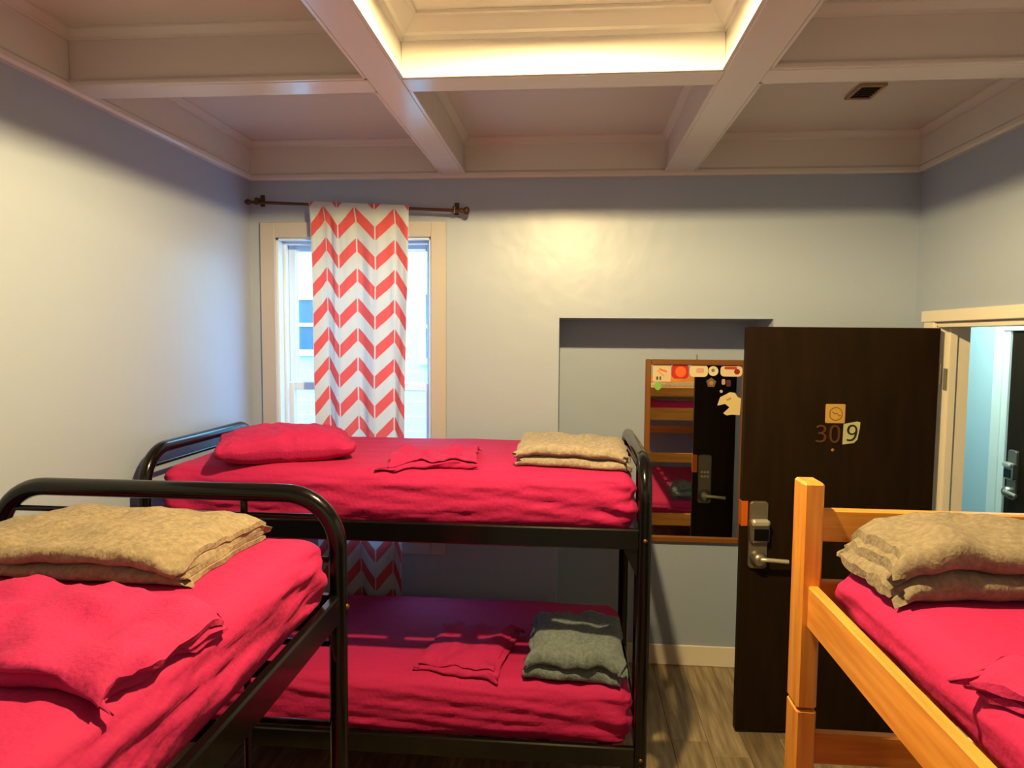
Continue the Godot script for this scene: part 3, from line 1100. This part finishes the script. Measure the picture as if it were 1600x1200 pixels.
func build_mirror() -> void:
	var x0 := 0.443
	var x1 := 1.035
	var y0 := 0.765
	var y1 := 1.857
	var z := -4.118
	var m := thing("wall_mirror", Vector3((x0 + x1) / 2, y0, z), "wood framed wall mirror with stickers hanging in the niche behind the open door", "mirror")
	var w := x1 - x0
	var h := y1 - y0
	var b := 0.032
	var F: Material = mat.mirror_wood
	for q in [[Vector3(-w / 2, 0, 0), Vector3(-w / 2 + b, h, 0.028)], [Vector3(w / 2 - b, 0, 0), Vector3(w / 2, h, 0.028)], [Vector3(-w / 2 + b, 0, 0), Vector3(w / 2 - b, b, 0.028)], [Vector3(-w / 2 + b, h - b, 0), Vector3(w / 2 - b, h, 0.028)]]:
		obj("frame_bar", box(q[0], q[1], 0.004), F, m)
	obj("mirror_glass", box(Vector3(-w / 2 + b, b, 0.004), Vector3(w / 2 - b, h - b, 0.012)), mat.mirror_silver, m)
	obj("hanger", tubes([Vector3(0.0, h - 0.002, 0.012), Vector3(0.0, h + 0.03, 0.008)], 0.0035, 8), mat.steel_dark, m)
	# stickers along the head of the glass; placed by world x and y
	var zf := 0.0125
	var put := func(px: float, py: float, outline: PackedVector2Array, col: Color, turn := 0.0) -> MeshInstance3D:
		var st := mb()
		slab(st, outline, zf, zf + 0.0012, Transform3D(Basis(Vector3.BACK, turn), Vector3(px - (x0 + x1) / 2, py - y0, 0)))
		return obj("sticker", st, flat("sticker_%d" % mat.size(), col, 0.5), m)
	var mark := func(on: Node, px: float, py: float, outline: PackedVector2Array, col: Color, turn := 0.0) -> void:
		var st := mb()
		slab(st, outline, zf + 0.0012, zf + 0.0018, Transform3D(Basis(Vector3.BACK, turn), Vector3(px - (x0 + x1) / 2, py - y0, 0)))
		obj("print", st, flat("print_%d" % mat.size(), col, 0.5), on)
	var s = put.call(0.538, 1.775, round_rect(0.105, 0.1, 0.006), Color(0.86, 0.79, 0.66))
	mark.call(s, 0.545, 1.792, round_rect(0.05, 0.012, 0.005), Color(0.85, 0.5, 0.25), -0.35)
	mark.call(s, 0.532, 1.775, round_rect(0.055, 0.008, 0.004), Color(0.9, 0.6, 0.4), -0.7)
	mark.call(s, 0.512, 1.745, round_rect(0.012, 0.02, 0.003), Color(0.3, 0.28, 0.24))
	mark.call(s, 0.53, 1.745, round_rect(0.01, 0.022, 0.003), Color(0.35, 0.33, 0.28))
	s = put.call(0.517, 1.7, circle(0.026, 20, 0.75), Color(0.5, 0.76, 0.36))
	s = put.call(0.645, 1.787, round_rect(0.1, 0.088, 0.025), Color(0.78, 0.12, 0.12))
	mark.call(s, 0.648, 1.785, circle(0.032, 24), Color(0.95, 0.42, 0.15))
	s = put.call(0.752, 1.791, round_rect(0.105, 0.07, 0.022), Color(0.9, 0.84, 0.7))
	mark.call(s, 0.76, 1.793, round_rect(0.045, 0.03, 0.01), Color(0.87, 0.66, 0.56))
	s = put.call(0.836, 1.791, circle(0.029, 24), Color(0.88, 0.85, 0.75))
	mark.call(s, 0.834, 1.795, circle(0.01, 12), Color(0.45, 0.45, 0.4))
	s = put.call(0.94, 1.791, round_rect(0.125, 0.062, 0.022), Color(0.88, 0.82, 0.68))
	mark.call(s, 0.935, 1.81, round_rect(0.07, 0.016, 0.006), Color(0.75, 0.25, 0.12))
	mark.call(s, 0.972, 1.789, circle(0.017, 16), Color(0.6, 0.1, 0.1))
	s = put.call(0.826, 1.722, circle(0.03, 5, 1.0), Color(0.45, 0.36, 0.28), 0.3)
	mark.call(s, 0.826, 1.722, circle(0.012, 12), Color(0.7, 0.5, 0.36))
	s = put.call(0.896, 1.728, round_rect(0.02, 0.034, 0.008), Color(0.75, 0.6, 0.56))
	s = put.call(0.925, 1.72, round_rect(0.026, 0.04, 0.008), Color(0.3, 0.15, 0.15))
	s = put.call(0.885, 1.672, circle(0.009, 12), Color(0.8, 0.7, 0.68))
	s = put.call(0.94, 1.598, PackedVector2Array([Vector2(-0.075, -0.01), Vector2(-0.03, 0.0), Vector2(-0.005, -0.02), Vector2(-0.04, -0.055), Vector2(-0.02, -0.068), Vector2(0.01, -0.062), Vector2(0.055, -0.065), Vector2(0.06, 0.035), Vector2(0.04, 0.042), Vector2(0.025, 0.066), Vector2(-0.005, 0.07), Vector2(-0.03, 0.055), Vector2(-0.06, 0.04)]), Color(0.88, 0.8, 0.6))
	mark.call(s, 0.93, 1.627, round_rect(0.03, 0.012, 0.005), Color(0.75, 0.6, 0.35), 0.5)


func build_curtain() -> void:
	var a := Vector3(-1.762, 2.703, -3.645)
	var e := Vector3(-0.575, 2.646, -3.645)
	var rod := thing("curtain_rod", (a + e) / 2, "thin brown curtain rod with knob ends mounted above the window", "curtain rod")
	var c := (a + e) / 2
	obj("pole", tubes([a - c, e - c], 0.0085, 12), mat.rod_brown, rod)
	var dir := (e - a).normalized()
	for q in [[a, -1.0], [e, 1.0]]:
		var st := mb()
		var bs := Basis(Vector3.BACK, dir.angle_to(Vector3.RIGHT) * -1.0) * Basis(Vector3.BACK, -PI / 2 * q[1])
		lathe(st, [Vector2(0.0085, -0.02), Vector2(0.014, -0.016), Vector2(0.014, -0.008), Vector2(0.01, -0.004), Vector2(0.02, 0.006), Vector2(0.023, 0.016), Vector2(0.018, 0.028), Vector2(0.0, 0.034)] if q[1] > 0 else [Vector2(0.0085, -0.02), Vector2(0.014, -0.014), Vector2(0.016, 0.0), Vector2(0.01, 0.012), Vector2(0, 0.014)], 18, Transform3D(bs, q[0] - c))
		obj("finial", st, mat.rod_brown, rod)
		var p: Vector3 = q[0] - dir * 0.05 * q[1] - c
		st = mb()
		tube(st, [p + Vector3(0, -0.012, 0), p + Vector3(0, 0.02, 0)], 0.011, 12)
		tube(st, [p + Vector3(0, 0.02, 0), Vector3(p.x, p.y + 0.025, BACK - c.z + 0.006)], 0.007, 10)
		bx(st, Vector3(p.x - 0.013, p.y - 0.01, BACK - c.z), Vector3(p.x + 0.013, p.y + 0.055, BACK - c.z + 0.008), 0.003)
		obj("bracket", st, mat.rod_brown, rod)
	# printed chevron cloth: columns of slanting bars, white lines between the columns
	var img := Image.create(384, 512, false, Image.FORMAT_RGB8)
	for y in 512:
		for x in 384:
			var u := x / 64.0           # six columns
			var col := int(u)
			var f := u - col
			var rise := (f if col % 2 == 0 else 1.0 - f) * 0.66
			var v := fposmod(y / 128.0 + rise, 1.0)     # four repeats
			var on := v < 0.45 and f > 0.035 and f < 0.965
			img.set_pixel(x, y, Color(0.80, 0.33, 0.36) if on else Color(0.74, 0.79, 0.83))
	img.generate_mipmaps()
	var m := flat("chevron_cloth", Color.WHITE, 0.9)
	m.albedo_texture = ImageTexture.create_from_image(img)
	m.backlight_enabled = true
	m.backlight = Color(0.6, 0.6, 0.6)
	m.cull_mode = BaseMaterial3D.CULL_DISABLED
	var st := mb()
	st.set_smooth_group(1)
	var nx := 72
	var ny := 60
	var nn := fnoise(77, 1.0, 2)
	var xs := [-1.412, -1.335, -1.262, -1.165, -1.055, -0.945, -0.865]   # column borders at the rod
	var xl := [-1.375, -1.31, -1.24, -1.155, -1.06, -0.975, -0.915]      # and at the hem
	var y1 := 2.69
	var y0 := 0.34
	var grid := []
	var uvs := []
	for j in ny + 1:
		var t := float(j) / ny
		var row := []
		var ur := []
		for i in nx + 1:
			var s := 6.0 * i / nx
			var k := mini(int(s), 5)
			var f := s - k
			var x := lerpf(lerpf(xs[k], xs[k + 1], f), lerpf(xl[k], xl[k + 1], f), pow(t, 0.8))
			var z := -3.652 + cos(PI * s) * lerpf(0.012, 0.026, t) + 0.012 * nn.get_noise_2d(s * 0.9, t * 1.5) + 0.006 * nn.get_noise_2d(s * 2.0, t * 4.0)
			var y := lerpf(y1, y0, t) - (x + 1.17) * 0.048 * (1.0 - t)
			z = lerpf(-3.645 + 0.0135, z, smoothstep(0.006, 0.05, t))     # gathered in front of the pole
			row.append(Vector3(x + 0.004 * nn.get_noise_2d(t * 5.0, 7.0), y, maxf(z, -3.69)))
			ur.append(Vector2(s / 6.0, (y1 - lerpf(y1, y0, t)) / 0.643 + 0.06))
		grid.append(row)
		uvs.append(ur)
	for j in ny:
		for i in nx:
			for q in [[j, i], [j, i + 1], [j + 1, i + 1], [j, i], [j + 1, i + 1], [j + 1, i]]:
				st.set_uv(uvs[q[0]][q[1]])
				st.add_vertex(grid[q[0]][q[1]] - Vector3(-1.14, y0, -3.65))
	var cu := thing("curtain", Vector3(-1.14, y0, -3.65), "white curtain with coral red chevron stripes hanging across the window", "curtain")
	obj("cloth_panel", st, m, cu)


# ---------------------------------------------------------------- bedding

func place(called: String, st: SurfaceTool, m: String, at: Vector3, turn: float, label: String, category: String, group: String) -> void:
	var o := obj(called, st, mat[m], self)
	o.position = at
	o.rotation.y = turn
	tag(o, label, category, group)


func build_bedding() -> void:
	# pillow on the far top bunk
	var n := fnoise(5, 1.0, 3)
	var st := mb()
	var hx := 0.29
	var hz := 0.21
	soft_box(st, Vector3(hx, 0.05, hz), 0.049, Vector3i(44, 10, 36), func(p: Vector3, nr: Vector3) -> Vector3:
		var ex := absf(p.x) / hx
		var ez := absf(p.z) / hz
		var fat := pow(maxf(0.0, 1.0 - pow(ex, 2.6)), 0.5) * pow(maxf(0.0, 1.0 - pow(ez, 2.6)), 0.5)
		var y := signf(p.y) * (0.006 + 0.075 * fat) * minf(1.0, absf(p.y) / 0.03)
		var wr := 0.012 * n.get_noise_2d(p.x * 9.0, p.z * 7.0) * (0.4 + fat) + 0.012 * n.get_noise_2d(p.x * 22.0 + p.z * 10.0, p.z * 4.0) * smoothstep(0.5, 0.95, maxf(ex, ez))
		var k := 1.0 - 0.06 * (1.0 - ex * ex) * ez - 0.0
		var q := Vector3(p.x * (1.0 - 0.07 * (1.0 - ez * ez) * ex), y + (wr if p.y > 0 else wr * 0.3), p.z * k)
		if p.y < 0:
			q.y = maxf(q.y, -0.055)
		return q + Vector3(0, 0.055, 0))
	place("pillow", st, "red_cotton_worn", Vector3(-1.235, bed_top(0, Vector3(-1.235, 0, -2.875)) - 0.006, -2.875), 0.42, "plump red pillow lying at the window end of the far top bunk", "pillow", "")
	var G := "folded wool blankets"
	var S := "folded red sheets"
	var R := "red_cotton_worn"
	lay(0, "folded_blanket", 0.44, 0.42, 4, 0.021, 61, 0.006, 0.012, 0.2, "taupe_wool", 0.015, -2.95, -0.03, "taupe blanket folded flat at the right end of the far top bunk", "blanket", G)
	lay(0, "folded_sheet", 0.35, 0.34, 3, 0.011, 67, 0.010, 0.02, 0.3, R, -0.57, -2.84, 0.1, "crumpled red sheet folded in the middle of the far top bunk", "sheet", S)
	lay(1, "folded_sheet", 0.33, 0.44, 3, 0.012, 71, 0.009, 0.02, 0.3, R, -0.42, -2.895, -0.16, "crumpled red sheet folded on the far bottom bunk", "sheet", S)
	lay(1, "folded_blanket", 0.385, 0.41, 4, 0.033, 73, 0.009, 0.012, 0.18, "grey_wool", 0.038, -2.88, -0.02, "thick grey blanket folded at the right end of the far bottom bunk", "blanket", G)
	lay(2, "folded_blanket", 0.76, 0.40, 4, 0.0185, 79, 0.007, 0.010, 0.3, "tan_wool", -1.195, -1.57, -0.02, "tan blanket folded against the curved rail of the front left bunk", "blanket", G, 0.72)
	lay(2, "folded_sheet", 0.64, 0.36, 3, 0.012, 83, 0.009, 0.02, 0.3, R, -1.0, -1.11, -0.06, "red sheet folded before the tan blanket on the front left bunk", "sheet", S)
	lay(4, "folded_blanket", 0.74, 0.31, 4, 0.030, 89, 0.008, 0.012, 0.22, "drab_wool", 1.07, -1.64, 0.0, "drab khaki blanket folded at the head of the wooden top bunk", "blanket", G)
	lay(4, "folded_sheet", 0.62, 0.5, 3, 0.012, 97, 0.01, 0.02, 0.3, R, 1.03, -1.0, 0.2, "red sheet folded on the wooden top bunk before the khaki blanket", "sheet", S)
	lay(5, "folded_blanket", 0.42, 0.36, 4, 0.026, 101, 0.01, 0.02, 0.3, "grey_wool", 1.2, -1.5, 0.0, "dark grey blanket folded on the wooden bottom bunk, seen in the mirror", "blanket", G)


# folded cloth laid on the mattress numbered k, following its top
func lay(k: int, called: String, w: float, d: float, layers: int, t: float, sd: int, wave: float, ragged: float, droop: float, m: String, x: float, z: float, turn: float, label: String, category: String, group: String, slump := 0.0) -> void:
	var at := Vector3(x, 0, z)
	at.y = bed_top(k, at)
	place(called, folded(w, d, layers, t, sd, wave, ragged, true, 1.12, droop, k, at, turn, slump), m, at, turn, label, category, group)
